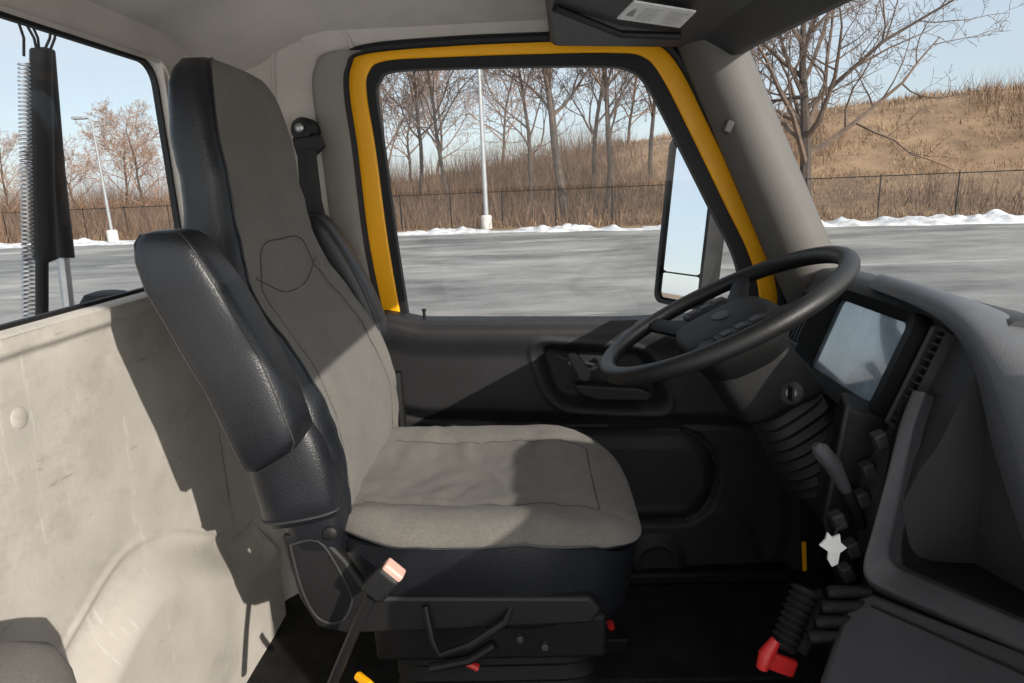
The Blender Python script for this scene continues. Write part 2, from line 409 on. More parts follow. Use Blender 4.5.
MB().tube([r[NR-lim] for r in rings[1:]], .0032, 6).build('piping', M['vinyl'], back)
def onback(y, z, off=.0006):
    _, xf, d, hy, cy = sinterp(z)
    q = (y-cy)/hy
    p = V((xf-concave(z)*(1-q*q)-d/2*(1-(max(0, 1-abs(q)**PB))**(1/PB)), y, z))
    p.x += crease(V(p))+pad(y, z, cy, hy)+off
    return p
for ln in ([(1.085, -.155), (1.14, -.085), (1.23, -.078), (1.33, -.085), (1.385, -.155)], [(1.075, -.13), (1.15, -.165), (1.23, -.175), (1.31, -.165), (1.39, -.13)], [(1.085, -.155), (1.06, -.3), (1.05, -.53)], [(1.385, -.155), (1.415, -.3), (1.425, -.53)]):
    MB().tube([onback(y, z) for y, z in dense(ln, 10)], .0014, 5).build('seam', M['seam'], fabric)
def cring(s, z, hx=.295, hy=.245, cx=-.105, p=4.0): return sring(cx, cy0+.004, z, hx*s, hy*s, p, 96)
def cz(x, y):
    q = (y-cy0)/.245; fx = (x+.105)/.295
    z = .020*q*q*(1-sm(.75, 1, abs(q)*.97)) - .055*sm(.2, 1.05, fx)**2 + .012*sm(-.2, -1, fx)
    z -= .014*max(0, 1-q*q*1.6)*max(0, 1-(fx+.15)**2*1.3)
    z -= .005*math.exp(-((abs(q)-.60)/.05)**2)*(1-sm(.8, .95, abs(fx)))
    return z + .007*noise.noise(V((x*11, y*11, 1))) + .004*noise.noise(V((x*34, y*22, 4)))
cu = MB(); rg = []
for s, z in ((.972, -.588), (.992, -.589), (1.0, -.586), (1.0, -.581), (.992, -.573), (.978, -.566), (.96, -.561)): rg.append(cring(s, z))
for s, z in ((.935, -.557), (.905, -.555), (.87, -.555)): rg.append(cring(s, z))
for s in (.84, .81, .78, .75, .72, .69, .66, .63, .60, .57, .54, .50, .46, .42, .37, .32, .26, .18, .10, .02): rg.append(cring(s, -.555, p=4.0-1.6*(1-s)))
for r in rg:
    for p in r: p.z += cz(p.x, p.y)
cu.loft(rg)
cush = cu.build('cushion', M['fabric'], seat, angle=80)
for yy in (1.073, 1.367):
    MB().tube([V((x, yy, -.5545+cz(x, yy))) for x in [-.32+.01*k for k in range(43)]], .0014, 5).build('seam', M['seam'], cush)
MB().tube([V((.105, y, -.5545+cz(.105, y))) for y in [1.073+.007*k for k in range(43)]], .0014, 5).build('seam', M['seam'], cush)
hm = MB(); hm.tube([p+V((0, 0, -.001)) for p in [q for q in rg[1]]], .0025, 6, loop=True); hm.build('hem_piping', M['vinyl'], cush)
sk = MB(); rg = []
for s, z in ((.88, -.765), (.91, -.755), (.94, -.71), (.96, -.655), (.974, -.61), (.978, -.588)): rg.append(cring(s, z))
for r in rg:
    for p in r: p.z -= .055*sm(.2, 1.05, (p.x+.105)/.295)**2*(1 if p.z > -.62 else .4); p.x += .006*noise.noise(p*16); p.y += .009*noise.noise(p*13)
sk.loft(rg); sk.build('cushion_skirt', M['vinyl'], seat, angle=80)
AS = [(-.388, -.398, .012), (-.386, -.398, .034), (-.376, -.400, .047), (-.355, -.405, .054), (-.32, -.414, .058), (-.27, -.43, .061), (-.22, -.448, .062), (-.17, -.468, .061), (-.12, -.489, .058), (-.08, -.504, .053), (-.055, -.512, .045), (-.043, -.516, .032), (-.039, -.518, .012)]
def armrest(yc, hw):
    a = MB(); rg = []
    def rr(z, x, h):
        r = sring(x, yc, z, h, hw*min(1, .35+h/.06*.68), 4.2, 40)
        for p in r:
            p += V((.004*noise.noise(p*14), .004*noise.noise(p*11), 0))
            if z < -.34: p.z += (p.x-x)*.55*sm(-.34, -.38, z)
        return r
    for z, x, h in AS: rg.append(rr(z, x, h))
    a.loft(rg); o = a.build('armrest', M['vinyl'], seat, angle=80)
    for q in (35, 25): MB().tube([r[q] for r in rg[1:-1]], .0016, 5).build('stitching', M['plastic'], o)
armrest(.925, .047); armrest(1.525, .045)
b = MB(); rg = []
for z, x0, x1, hw in ((-.30, -.44, -.39, .02), (-.34, -.46, -.37, .032), (-.38, -.472, -.352, .04), (-.43, -.475, -.338, .043), (-.48, -.47, -.333, .042), (-.515, -.463, -.335, .038), (-.528, -.458, -.338, .03), (-.532, -.45, -.345, .02)):
    r = sring((x0+x1)/2, .992, z, (x1-x0)/2, hw, 3.4, 36)
    for p in r: p += V((0, .006*noise.noise(p*15), .010*((p.x+.40)/.07)*sm(-.45, -.53, z)))
    rg.append(r)
b.loft(rg); b.build('hip_bolster', M['vinyl'], seat, angle=80)
MB().tube([p for p in rg[5][17:36]], .0022, 6).build('bolster_piping', M['plastic'], seat)
sc = MB().prism(W3([(281, 537), (318, 532), (345, 560), (372, 598), (590, 598), (602, 610), (592, 624), (420, 632), (345, 634), (318, 628), (300, 600)], .985), (0, .022, 0)); sc.build('side_cover', M['dark'], seat, bevel=.006)
MB().tube(W3(dense([(290, 545), (318, 541), (340, 572), (352, 600), (340, 622), (318, 618), (302, 590), (290, 545)], 4), .983), .0022, 6).build('cover_ridge', M['plastic'], seat)
MB().prism(W3([(281, 537), (318, 532), (345, 560), (372, 598), (590, 598), (592, 624), (345, 634), (300, 600)], 1.42), (0, .022, 0)).build('side_cover', M['black'], seat, bevel=.006)
m = MB(); m.box((-.1, 1.22, -.79), (.42, .42, .09)); m.build('seat_frame', M['black'], seat, bevel=.01)
m = MB()
rg = []
for k in range(15): rg.append(sring(-.1, 1.24, -.83-.018*k, .20 if k % 2 else .185, .18 if k % 2 else .165, 8, 32))
m.loft(rg); m.build('suspension_bellows', M['black'], seat)
for yy in (1.06, 1.38):
    MB().box((-.08, yy, FLOOR+.026), (.56, .045, .05)).build('slide_rail', M['black'], seat, bevel=.005)
MB().tube([PY(425, 606, .98), PY(432, 640, .965), PY(440, 655, .96), PY(470, 645, .96), PY(505, 622, .97), PY(512, 606, .99)], .006, 8).build('slide_bar', M['dark'], seat)
c = PY(330, 534, .975); MB().loft([[c+V((r*math.cos(a), d, r*math.sin(a))) for a in [k*math.pi/8 for k in range(16)]] for d, r in ((.012, .012), (0, .012), (-.003, .008))]).build('pivot_bolt', M['dark'], seat)
MB().tube([PY(430, 668, 1.0), PY(470, 660, 1.0), PY(495, 645, 1.0)], .008, 8).build('release_lever', M['dark'], seat)
MB().tube([PY(462, 660, 1.03), PY(478, 668, 1.03)], .007, 8).build('lever_tip', M['red'], seat)
for x, y in ((545, 648), (520, 640), (575, 612)):
    c = PY(x, y, 1.0); MB().loft([[c+V((r*math.cos(a), d, r*math.sin(a))) for a in [k*math.pi/4 for k in range(8)]] for d, r in ((.05, .007), (0, .007), (-.002, .005))]).build('frame_bolt', M['plastic2'], seat)

bk = thing('seat_belt_buckle', 'black seat belt buckle with pale red top on a stalk beside the seat', 'buckle', PY(335, 683, .93))
MB().tube([PY(318, 720, .95), PY(338, 670, .93), PY(356, 628, .92), PY(372, 596, .915)], [.010, .009, .009, .010], 8).build('stalk', M['dark'], bk)
d = (PY(398, 566, .91)-PY(366, 600, .915)); q = d.to_track_quat('Z', 'Y').to_matrix()
MB().box(PY(382, 582, .912), (.030, .042, .055), q).build('buckle_body', M['dark'], bk, bevel=.007)
MB().box(PY(394, 570, .911), (.024, .036, .014), q).build('release_button', mat('pale_red', (.66, .40, .34), .4), bk, bevel=.004)

sb = thing('seat_belt', 'black shoulder belt hanging from a bolted anchor behind the seat', 'seat belt', PY(330, 420, 1.6))
c = PY(303, 130, 1.63)
MB().loft([[c+V((r*math.cos(a), d, r*math.sin(a))) for a in [k*math.pi/10 for k in range(20)]] for d, r in ((.05, .03), (.0, .03), (-.012, .022))]).build('anchor', M['dark'], sb)
MB().loft([[c+V((r*math.cos(a)-.002, d, r*math.sin(a)+.004)) for a in [k*math.pi/6 for k in range(12)]] for d, r in ((-.01, .011), (-.022, .011), (-.026, .006))]).build('anchor_bolt', M['steel'], sb)
MB().prism(W3([(291, 138), (317, 134), (324, 146), (312, 158), (296, 156)], 1.615), (0, .025, 0)).build('belt_guide', M['dark'], sb, bevel=.006)
rows = [[PY(x0, y, 1.600), PY((x0+x1)/2, y, 1.594), PY(x1, y, 1.606)] for x0, x1, y in ((297, 316, 150), (300, 322, 200), (314, 336, 260), (340, 360, 330), (362, 382, 400), (378, 396, 470))]
MB().grid(rows).build('webbing', M['rubber'], sb)

# ================================================================== STEERING
HC = V((.352, 1.225, -.252)); al = math.radians(26)
e1 = V((math.cos(al), 0, math.sin(al))); e2 = V((0, 1, -.075)); e2 = (e2-e1*e2.dot(e1)).normalized(); nn = e1.cross(e2)
sw = thing('steering_wheel', 'large black steering wheel tilted nearly flat in front of the seat', 'steering wheel', HC - nn*.06)
RW = .236
MB().tube([HC + (e1*math.cos(a)+e2*math.sin(a))*RW for a in [2*math.pi*k/72 for k in range(72)]], .0168, 14, loop=True).build('rim', M['leather'], sw)
hub = MB(); rg = []
HD = -.024
for d, r in ((-.085, .065), (-.065, .098), (-.02, .116), (-.004, .115), (.010, .106), (.017, .080), (.020, .015)):
    rg.append([HC + nn*(d+HD) + e1*p.x*r*.82 + e2*p.y*r*1.10 for p in sring(0, 0, 0, 1, 1, 3.4, 44)])
hub.loft(rg); hubo = hub.build('hub', M['black'], sw, angle=60)
for ang in (62, -62, 118, -118):
    a = math.radians(ang); dr = e1*math.cos(a)+e2*math.sin(a); pr = nn.cross(dr)
    rg = []
    for t, w, h in ((.06, .034, .016), (.12, .028, .013), (.18, .022, .010), (RW, .020, .010)):
        cc = HC + dr*t + nn*(-.032+.032*(t/RW)**2)
        rg.append([cc+pr*w+nn*h*.3, cc+pr*w*.6+nn*h, cc-pr*w*.6+nn*h, cc-pr*w+nn*h*.3, cc-pr*w*.7-nn*h, cc+pr*w*.7-nn*h])
    MB().loft(rg).build('spoke', M['black'], sw, angle=60)
rot = Matrix((e1, e2, nn)).transposed()
for s in (-1, 1):
    bb = MB(); bb.box(HC + e2*.132*s + nn*(HD+.008), (.095, .046, .024), rot)
    bo = bb.build('switch_pad', M['rubber'], hubo, bevel=.006)
    for k in range(3):
        ic = MB(); ic.box(HC + e2*.132*s + e1*(.027*(k-1)) + nn*(HD+.0205), (.018, .028, .004), rot)
        ic.build('switch_key', M['plastic'], hubo, bevel=.001)
eb = MB(); eb.loft([[HC + nn*(d+HD+.016) + (e1*math.cos(a)*.5+e2*math.sin(a))*r for a in [2*math.pi*k/24 for k in range(24)]] for d, r in ((-.003, .032), (.0055, .032), (.0065, .027))]); eb.build('hub_badge', M['plastic'], hubo)

sc_ = thing('steering_column', 'black steering column shroud with ignition lock and ribbed rubber boot', 'steering column', (.5, 1.22, -.75))
ax = -nn
cs = MB(); rg = []
for t, hx, hy, fx in ((.05, .05, .055, 0), (.06, .064, .07, 0), (.12, .078, .083, .008), (.185, .082, .088, .018), (.20, .074, .080, .026), (.21, .04, .05, .03)):
    c = HC+ax*t+e1*fx
    rg.append([c + e1*p.x + e2*p.y for p in sring(0, 0, 0, hx, hy, 6, 40)])
cs.loft(rg); cs.build('shroud', M['black'], sc_, angle=60)
bo = MB(); rg = []
p0 = HC+ax*.185+e1*.03; p1 = V((.60, 1.28, -.60))
bd = (p1-p0).normalized(); bx = V((0, 1, 0)).cross(bd).normalized()
for k in range(19):
    t = k/18; c = p0.lerp(p1, t); r = (.072+.03*t)*(1 if k % 2 else .87)
    rg.append([c + bx*p.x*.95 + e2*p.y for p in sring(0, 0, 0, r, r, 3, 28)])
bo.loft(rg); bo.build('ribbed_boot', M['rubber'], sc_, angle=30)
kc = PY(791, 393, 1.125)
kd = V((-.35, -.9, .2)).normalized(); ka = kd.orthogonal().normalized(); kb = kd.cross(ka)
for nm, mt, rr, d0, d1 in (('lock_barrel', 'dark', .022, -.06, 0), ('ignition_lock', 'galv', .010, -.01, .005)):
    MB().loft([[kc+kd*d+(ka*math.cos(a)+kb*math.sin(a))*r for a in [k*math.pi/10 for k in range(20)]] for d, r in ((d0, rr), (d1, rr), (d1+.003, rr*.8))]).build(nm, M[mt], sc_)
MB().box(kc+kd*.020, (.005, .022, .026)).build('ignition_key', M['dark'], sc_, bevel=.002)
MB().tube([HC+ax*.09+e2*.07, HC+ax*.085+e2*.13+e1*.02, HC+ax*.07+e2*.2+e1*.05], [.006, .007, .010], 8).build('indicator_stalk', M['dark'], sc_)

# ================================================================== DASHBOARD
dash = thing('dashboard', 'charcoal dashboard with instrument display, air vents and deep open tray', 'dashboard', (.65, .9, -1.0))
pr1 = [(.95, -.31), (.85, -.255), (.75, -.222), (.70, -.212), (.668, -.213), (.648, -.228), (.64, -.245), (.634, -.258), (.582, -.398), (.562, -.43), (.535, -.50), (.54, -.62), (.62, -.75), (.80, -.82)]
ys = [.905, .93, 1.0, 1.1, 1.2, 1.3, 1.4, 1.5, 1.58, 1.64, 1.66]
m = MB(); rows = []
for y in ys:
    e = sm(1.48, 1.68, y)
    rows.append([V((x+.06*e*(x < .9), y, z-.02*e)) for x, z in pr1])
m.grid(rows); m.poly([V((x, .905, z)) for x, z in pr1]); m.build('dash_body', M['plastic'], dash, angle=50)
m = MB(); rows = []
for y in (-.05, .2, .40, .55, .64, .72, .80, .904):
    k = 1-sm(.55, .80, y)
    rows.append([V((x, y, z+zz*k)) for x, z, zz in ((.97, -.34, .06), (.88, -.30, .15), (.80, -.29, .19), (.72, -.292, .195), (.66, -.30, .18), (.645, -.34, .06), (.66, -.6, 0), (.70, -1.05, 0))])  # hump out of view, shaped to shade the front of the seat cushion
m.grid(rows); m.build('passenger_dash', M['plastic'], dash, angle=50)
nC = V((-.937, 0, .348))
def D(Y, s, off=0): return V((.634-.050*s, Y, -.258-.134*s)) + nC*off
def Dr(cy, cs, hy, hs, r, off): return [D(y, s_/.143, off) for y, s_ in [(a, b) for a, b in rrect(cy, cs*.143, hy, hs*.143, r)]]
bz = MB(); bz.strip(Dr(1.20, .51, .170, .68, .03, .034), Dr(1.205, .50, .126, .52, .012, .014), nC*-.04, True); bez = bz.build('display_bezel', M['black'], dash)
MB().prism(Dr(1.205, .50, .129, .54, .012, .006), nC*-.01).build('display', M['screen'], bez, smooth=False)
def vent(cy, cs, hy, hs, nsl, vertical):
    v = MB(); v.strip(Dr(cy, cs, hy, hs, .006, .016), Dr(cy, cs, hy-.004, hs-.04, .004, .012), nC*-.03, True); o = v.build('air_vent', M['plastic'], dash)
    MB().poly(Dr(cy, cs, hy-.003, hs-.03, .004, .001)).build('vent_duct', M['black'], o, smooth=False)
    for k in range(nsl):
        t = (k+.5)/nsl
        if vertical: a, b = D(cy-hy+.008+(2*hy-.016)*t, cs-hs+.06, .008), D(cy-hy+.008+(2*hy-.016)*t, cs+hs-.06, .008)
        else: a, b = D(cy-hy+.005, cs-hs+.05+(2*hs-.1)*t, .008), D(cy+hy-.005, cs-hs+.05+(2*hs-.1)*t, .008)
        MB().tube([a, b], .0024, 5).build('vent_slat', M['plastic2'], o)
vent(.998, .50, .019, .60, 12, False); vent(1.45, .45, .05, .42, 5, True)
KW = [[(866, 288, 1.26), (874, 280, 1.25), (884, 272, 1.29)],
      [(930, 311, 1.0), (936, 303, .985), (948, 288, 1.04)],
      [(964, 342, .93), (971, 330, .905), (1006, 306, .95)],
      [(980, 394, .90), (988, 380, .85), (1062, 345, .86)],
      [(988, 440, .88), (1002, 426, .80), (1096, 405, .77)],
      [(1020, 540, .80), (1034, 528, .73), (1142, 520, .68)],
      [(1080, 690, .72), (1094, 680, .66), (1200, 700, .60)]]
rows = []
for kr in KW:
    p = [PY(*q) for q in kr]
    mid = p[1].lerp(p[2], .5)+V((-.006, -.010, .006))
    rows.append([p[0]+V((.07, .045, -.01)), p[0]+V((.004, .003, 0)), p[0], p[1], mid, p[2], p[2]+V((.09, .0, -.055)), p[2]+V((.22, 0, -.13))])
MB().grid(rows).build('console_wing', M['dashtop'], dash, sub=3)
inn = dense([(928, 396, .955), (916, 430, .936), (908, 470, .918), (897, 525, .898), (892, 553, .888), (897, 566, .878), (915, 575, .858), (968, 598, .784), (1026, 623, .72), (1090, 650, .66)], 4)
out = dense([(912, 394, .965), (899, 428, .948), (888, 472, .924), (872, 532, .90), (863, 566, .888), (868, 582, .876), (892, 595, .850), (952, 622, .778), (1026, 654, .70), (1090, 682, .64)], 4)
rows = []
for a, b in zip(inn, out):
    pa_, pb_ = PY(*a), PY(*b)
    up = V((-.006, -.007, .008))
    rows.append([pa_+V((.05, .022, -.006)), pa_+V((.003, .002, -.001)), pa_.lerp(pb_, .04)+up*.8, pa_.lerp(pb_, .10)+up, pa_.lerp(pb_, .5)+up, pa_.lerp(pb_, .90)+up, pa_.lerp(pb_, .97)+up*.75, pb_, pb_+V((.02, .02, -.03))])
MB().grid(rows).build('tray_rim', M['plastic2'], dash, sub=1, angle=80)
dp = V((.15, .065, -.018))
ia = [PY(*a) for a in inn]
trt = PY(1005, 390, .90); tre = PY(1100, 560, .68)
m = MB()
m.grid([[p+V((.004, .002, 0)), p+dp*.5, p+dp] for p in ia])
bc = [p+dp for p in ia]
m.add(bc+[trt+dp, tre+dp], [list(range(len(bc)))+[len(bc)+1, len(bc)]])
m.poly([ia[0], ia[0]+dp, trt+dp, trt]); m.build('tray', M['dark'], dash, angle=50)
A1, A2 = PY(900, 400, .972), PY(862, 588, .90)
m = MB(); m.poly([A1, A2, A2+V((.12, .06, 0)), A1+V((.1, .06, 0))]); m.build('console_side', M['plastic'], dash, bevel=.004)
C = [PY(845, 602, .885), PY(870, 588, .880), PY(1026, 654, .708), PY(1110, 692, .62), PY(1060, 800, .56), PY(812, 700, .74)]
m = MB(); m.add(C+[p+V((0.05, 0.02, 0))-V((0, 0, p.z-FLOOR)) for p in C], [[0, 1, 2, 3, 4, 5]]+[[i, (i+1) % 6, 6+(i+1) % 6, 6+i] for i in range(6)])
m.build('lower_console', M['plastic2'], dash, bevel=.012, seg=4)
MB().tube([PY(872, 606, .852), PY(1012, 668, .688), PY(1060, 690, .64)], .0025, 6).build('console_crease', M['dark'], dash)
for k, (x, y) in enumerate(((868, 470), (862, 498), (880, 440), (838, 520), (852, 548), (846, 572))):
    MB().box(PY(x, y, 1.0-.01*k), (.02, .022, .028), Matrix.Rotation(-.4, 3, 'Y')).build('rocker_switch', M['plastic'], dash, bevel=.004)
for k, (x, y) in enumerate(((836, 592), (830, 607), (824, 622), (818, 637))):
    c = PY(x, y, .88-.015*k); MB().loft([[c+V((d, r*math.cos(a), r*math.sin(a))) for a in [j*math.pi/7 for j in range(14)]] for d, r in ((.05, .008), (.0, .010), (-.010, .010), (-.014, .007))]).build('control_knob', M['black'], dash)
MB().prism([PY(x, y, 1.02) for x, y in ((845, 405), (892, 422), (862, 560), (838, 590), (822, 520))], (.03, .08, 0)).build('switch_panel', M['dark'], dash, bevel=.008)

hl = thing('control_lever', 'grey topped hand lever beside the ribbed steering boot', 'lever', PY(860, 522, 1.0))
MB().tube([PY(862, 525, 1.0), PY(850, 498, .985), PY(838, 474, .975)], [.010, .009, .009], 10).build('lever_arm', M['dark'], hl)
MB().tube([PY(846, 490, .975), PY(832, 464, .97), PY(820, 450, .97), PY(815, 445, .97)], [.009, .014, .014, .006], 12).build('lever_grip', M['plastic2'], hl)

bv = thing('brake_valve', 'black ribbed control handle with red end on the console side', 'control handle', PY(800, 640, .88))
pa = [PY(806, 588, .9), PY(782, 648, .87)]
rb = MB(); pts = [pa[0].lerp(pa[1], k/18) for k in range(19)]
rb.tube(pts, [.022 if k % 2 else .016 for k in range(19)], 14); rb.build('ribbed_grip', M['rubber'], bv, angle=30)
MB().tube([PY(815, 592, .91), PY(822, 606, .90), PY(800, 652, .875)], .012, 8).build('side_bar', M['dark'], bv)
MB().tube([PY(776, 640, .865), PY(766, 655, .86), PY(762, 668, .858)], [.008, .012, .009], 12).build('red_handle', M['red'], bv)
MB().prism(W3([(768, 652), (800, 664), (794, 680), (782, 676), (762, 668)], .86), (0, .012, 0)).build('red_lever_end', M['red'], bv, bevel=.005)
kt = thing('key_tag', 'white ragged tag hanging from the console by the lever', 'tag', PY(833, 565, .93))
MB().prism(W3([(820, 546), (826, 540), (828, 533), (833, 538), (840, 535), (841, 543), (847, 548), (840, 553), (838, 564), (832, 567), (828, 560), (829, 552)], .925), (0, .004, 0)).build('tag_card', M['white'], kt, smooth=False)
MB().tube(W3([(833, 538), (838, 528), (846, 522)], .93), .0015, 5).build('tag_string', M['dark'], kt)
MB().tube([PY(610, 622, 1.4), PY(614, 640, 1.4), PY(618, 665, 1.36)], .009, 8).build('red_hose', M['red'], loc=PY(614, 650, 1.4), label='short red hose end on the floor past the seat front', cat='hose')
MB().tube([PY(358, 676, .98), PY(368, 684, .96), PY(384, 700, .96)], .008, 8).build('yellow_hose', M['yellow'], loc=PY(368, 680, .97), label='short yellow hose end under the near side of the seat', cat='hose')

ps = thing('passenger_seat', 'grey fabric passenger seat, only its corner at the lower left', 'seat', (-.55, .42, FLOOR))
m = MB(); rg = []
for z, s in ((-1.0, 1), (-.6, 1), (-.52, .98), (-.485, .93), (-.465, .82), (-.458, .5), (-.458, .05)): rg.append(sring(-.60, .40, z, .085*s, .25*s, 3.4, 40))
m.loft(rg); m.build('backrest', M['fabric'], ps, angle=80)
m = MB(); m.box((-.33, .38, -.93), (.46, .46, .12)); m.build('cushion', M['fabric'], ps, bevel=.04, seg=5)
m = MB(); m.box((-.4, .38, -1.055), (.4, .4, .13)); m.build('seat_box', M['dark'], ps, bevel=.01)

# ================================================================== OUTSIDE ON THE TRUCK
mr = thing('side_mirror', 'tall black side mirror outside the door window reflecting pale sky', 'mirror', PY(690, 302, 2.05))
zr = Matrix.Rotation(math.radians(-60), 3, 'Z') @ Matrix.Rotation(math.radians(-7), 3, 'X')
mc = PY(687, 222, 2.08)
def mloc(x, y, z): return mc + zr @ V((x, y, z))
rg = []
for d, s in ((-.012, 1.0), (.02, 1.02), (.07, .9), (.09, .6)):
    rg.append([mloc(x*s, d, z*s) for x, z in rrect(0, 0, .105, .265, .035)])
hs = MB().loft(rg, cap=False)
hs.strip([mloc(x, -.012, z) for x, z in rrect(0, 0, .105, .265, .035)], [mloc(x, -.012, z) for x, z in rrect(0, 0, .092, .252, .028)], zr @ V((0, .02, 0)), True)
hs.poly([mloc(x, .006, z) for x, z in rrect(0, 0, .1, .26, .03)]); hs.poly(rg[-1])
ho = hs.build('mirror_housing', M['dark'], mr, angle=50)
MB().poly([mloc(x, -.002, z) for x, z in rrect(0, .045, .090, .205, .025)]).build('mirror_glass', M['chrome'], ho, smooth=False)
MB().poly([mloc(x, -.002, z) for x, z in rrect(0, -.205, .090, .040, .02)]).build('convex_glass', M['chrome'], ho, smooth=False)
MB().tube([mloc(.03, .05, -.24), mloc(.08, .06, -.30), PY(770, 312, 1.80)], .014, 8).build('mirror_arm', M['dark'], mr)
MB().tube([mloc(.03, .05, .10), PY(742, 190, 1.82)], .012, 8).build('mirror_arm', M['dark'], mr)

hb = thing('air_hose_bundle', 'hanging black air hoses and coil spring outside the rear window', 'hoses', PX(45, 330, -1.05)-V((0, 0, .5)))
a, b = PX(24, 62, -1.05), PX(29, 322, -1.05); sp = MB(); pts = []
for k in range(700):
    t = k/700; c = a.lerp(b, t); an = t*2*math.pi*62
    pts.append(c+V((math.cos(an)*.010, math.sin(an)*.010, 0)))
sp.tube(pts, .0026, 4); sp.build('coil_spring', M['steel'], hb)
MB().tube([PX(41, 52, -1.06), PX(42, 180, -1.06), PX(45, 258, -1.06), PX(42, 262, -1.06), PX(42, 330, -1.06), PX(42, 460, -1.06)], [.021, .023, .024, .012, .012, .012], 10).build('hose', M['rubber'], hb)
MB().tube([PX(46, 50, -1.10), PX(54, 170, -1.10), PX(64, 258, -1.10)], [.018, .022, .022], 10).build('hose', M['rubber'], hb)
MB().tube([PX(62, 250, -1.10), PX(70, 320, -1.10), PX(82, 430, -1.1)], .013, 8).build('hose_fitting', M['steel'], hb)
for x0, x1 in ((18, 24), (30, 40), (52, 42), (56, 48), (24, 38)):
    MB().tube([PX(x0, 20, -1.06), PX((x0+x1)/2+3, 38, -1.06), PX(x1, 56, -1.06)], .003, 5).build('hanger_wire', M['rubber'], hb)
m = MB(); rg = []
for d, r in ((0, .05), (.03, .05), (.045, .04), (.05, .02)): rg.append(sring(*(PX(108, 308, -.98))[:2], (PX(108, 308, -.98)).z-.01+d, r*.9, r, 3, 24))
m.loft(rg); m.build('rubber_cap', M['rubber'], loc=PX(108, 312, -.98), label='low black rubber cap just outside the rear window sill', cat='cap')

# ================================================================== GROUND, LOT, HILL
GZ = -2.0
EP = [(-140, 46), (-60, 39), (-23.6, 33.5), (-2, 30.5), (14.8, 24.9), (40, 17), (90, 4), (160, -10)]
def edge(x):
    for (x0, y0), (x1, y1) in zip(EP, EP[1:]):
        if x0 <= x <= x1: return y0+(y1-y0)*(x-x0)/(x1-x0)
    return EP[0][1] if x < EP[0][0] else EP[-1][1]
CP = [(-140, 1.4), (-40, 1.5), (-20, 2.2), (-7, 3.1), (2, 4.2), (10, 5.3), (18, 6.2), (28, 7.0), (40, 7.2), (70, 7.6), (140, 8)]
def crest(x):
    for (x0, y0), (x1, y1) in zip(CP, CP[1:]):
        if x0 <= x <= x1: return y0+(y1-y0)*(x-x0)/(x1-x0)
    return CP[-1][1]
def hill(x, y):
    d = y-edge(x)
    return GZ + .02 + crest(x)*sm(3, 30, d) + .25*noise.noise(V((x*.12, y*.12, 0)))*sm(2, 12, d) + .12*noise.noise(V((x*.5, y*.5, 3)))*sm(2, 8, d)
MB().poly([V((x, y, GZ-.02)) for x, y in ((-1500, -1500), (1500, -1500), (1500, 1500), (-1500, 1500))]).build('ground', M['grass'], kind='structure', smooth=False)
xs = [-140+3*k for k in range(101)]
MB().grid([[V((x, -120, GZ)) for x in xs], [V((x, -20, GZ)) for x in xs], [V((x, edge(x)+.5, GZ)) for x in xs]]).build('parking_lot', M['asphalt'], kind='structure', smooth=False)
rows = []
for i in range(31):
    row = []
    for j in range(41):
        x = -14+36*j/40; y = -26+26.3*i/30
        row.append(V((x+.6*noise.noise(V((y*.4, j*.0, 2))), y, GZ+.006+.05*max(0, noise.noise(V((x*.4, y*.4, 6))))*min(1, (30-i)/3))))
    rows.append(row)
MB().grid(rows).build('bounce_sheet', M['bounce'], kind='structure')  # unseen snow sheet behind the camera, added to bounce light into the cab
rows = []
for d in [.6+1.2*k for k in range(34)]+[50, 70, 120]:
    rows.append([V((x, edge(x)+d, hill(x, edge(x)+d))) for x in [-140+2*k for k in range(150)]])
MB().grid(rows).build('hill', M['grass'], kind='structure')
rows = []
for k in range(900):
    x = -60+.12*k; e = edge(x); hh = .25*(.45+.9*noise.noise(V((x*.35, 0, 0)))+.8*noise.noise(V((x*1.5, 4, 0))))*(1+.3*sm(6, 14, x))+.06*sm(6, 14, x); hh = max(.004, hh)
    row = []
    for j in range(9):
        t = j/8; d = -.9+2.4*t+.5*noise.noise(V((x*.6, j*.3, 9)))
        row.append(V((x, e+d, GZ+.006+hh*math.sin(math.pi*t)**.8*(1+.9*noise.noise(V((x*3.2, t*4, 1)))))))
    rows.append(row)
MB().grid(rows).build('snow_bank', M['snow'], kind='structure')
t = MB()
def blade(m_, x, y, z, h, w, lean):
    a = random.random()*math.pi; dx, dy = math.cos(a)*w, math.sin(a)*w
    lx, ly = random.gauss(0, lean)*h, random.gauss(0, lean)*h
    m_.add([(x-dx, y-dy, z), (x+dx, y+dy, z), (x+lx, y+ly, z+h)], [[0, 1, 2]])
for k in range(60000):
    x = random.uniform(-40, 65); d = 2+33*random.random()**1.05; y = edge(x)+d
    cl = .5+1.3*max(0, noise.noise(V((x*.35, y*.35, 7)))+.3)
    c = random.uniform(.15, .45)*cl if d < 26 else random.uniform(.25, .7)*cl
    blade(t, x, y, hill(x, y)-.05, c, random.uniform(.012, .04), .5)
t.build('hill_grass', M['tuft'], kind='stuff', smooth=False, label='tall dead brown grass covering the hillside', cat='grass')
t = MB()
for k in range(46000):
    x = random.uniform(-60, 40); d = random.uniform(1.6, 32); y = edge(x)+d
    if noise.noise(V((x*.15, d*.1, 5))) < (-.35 if x < 8 else .12): continue
    h = random.uniform(.5, 2.4)*(1.25 if x < 6 else .75)*(.4+min(1, d/8)*.8)
    blade(t, x, y, hill(x, y)-.05, h, random.uniform(.008, .022), .3)
t.build('scrub', M['scrub'], kind='stuff', smooth=False, label='brown leafless scrub along the edge of the lot', cat='scrub')

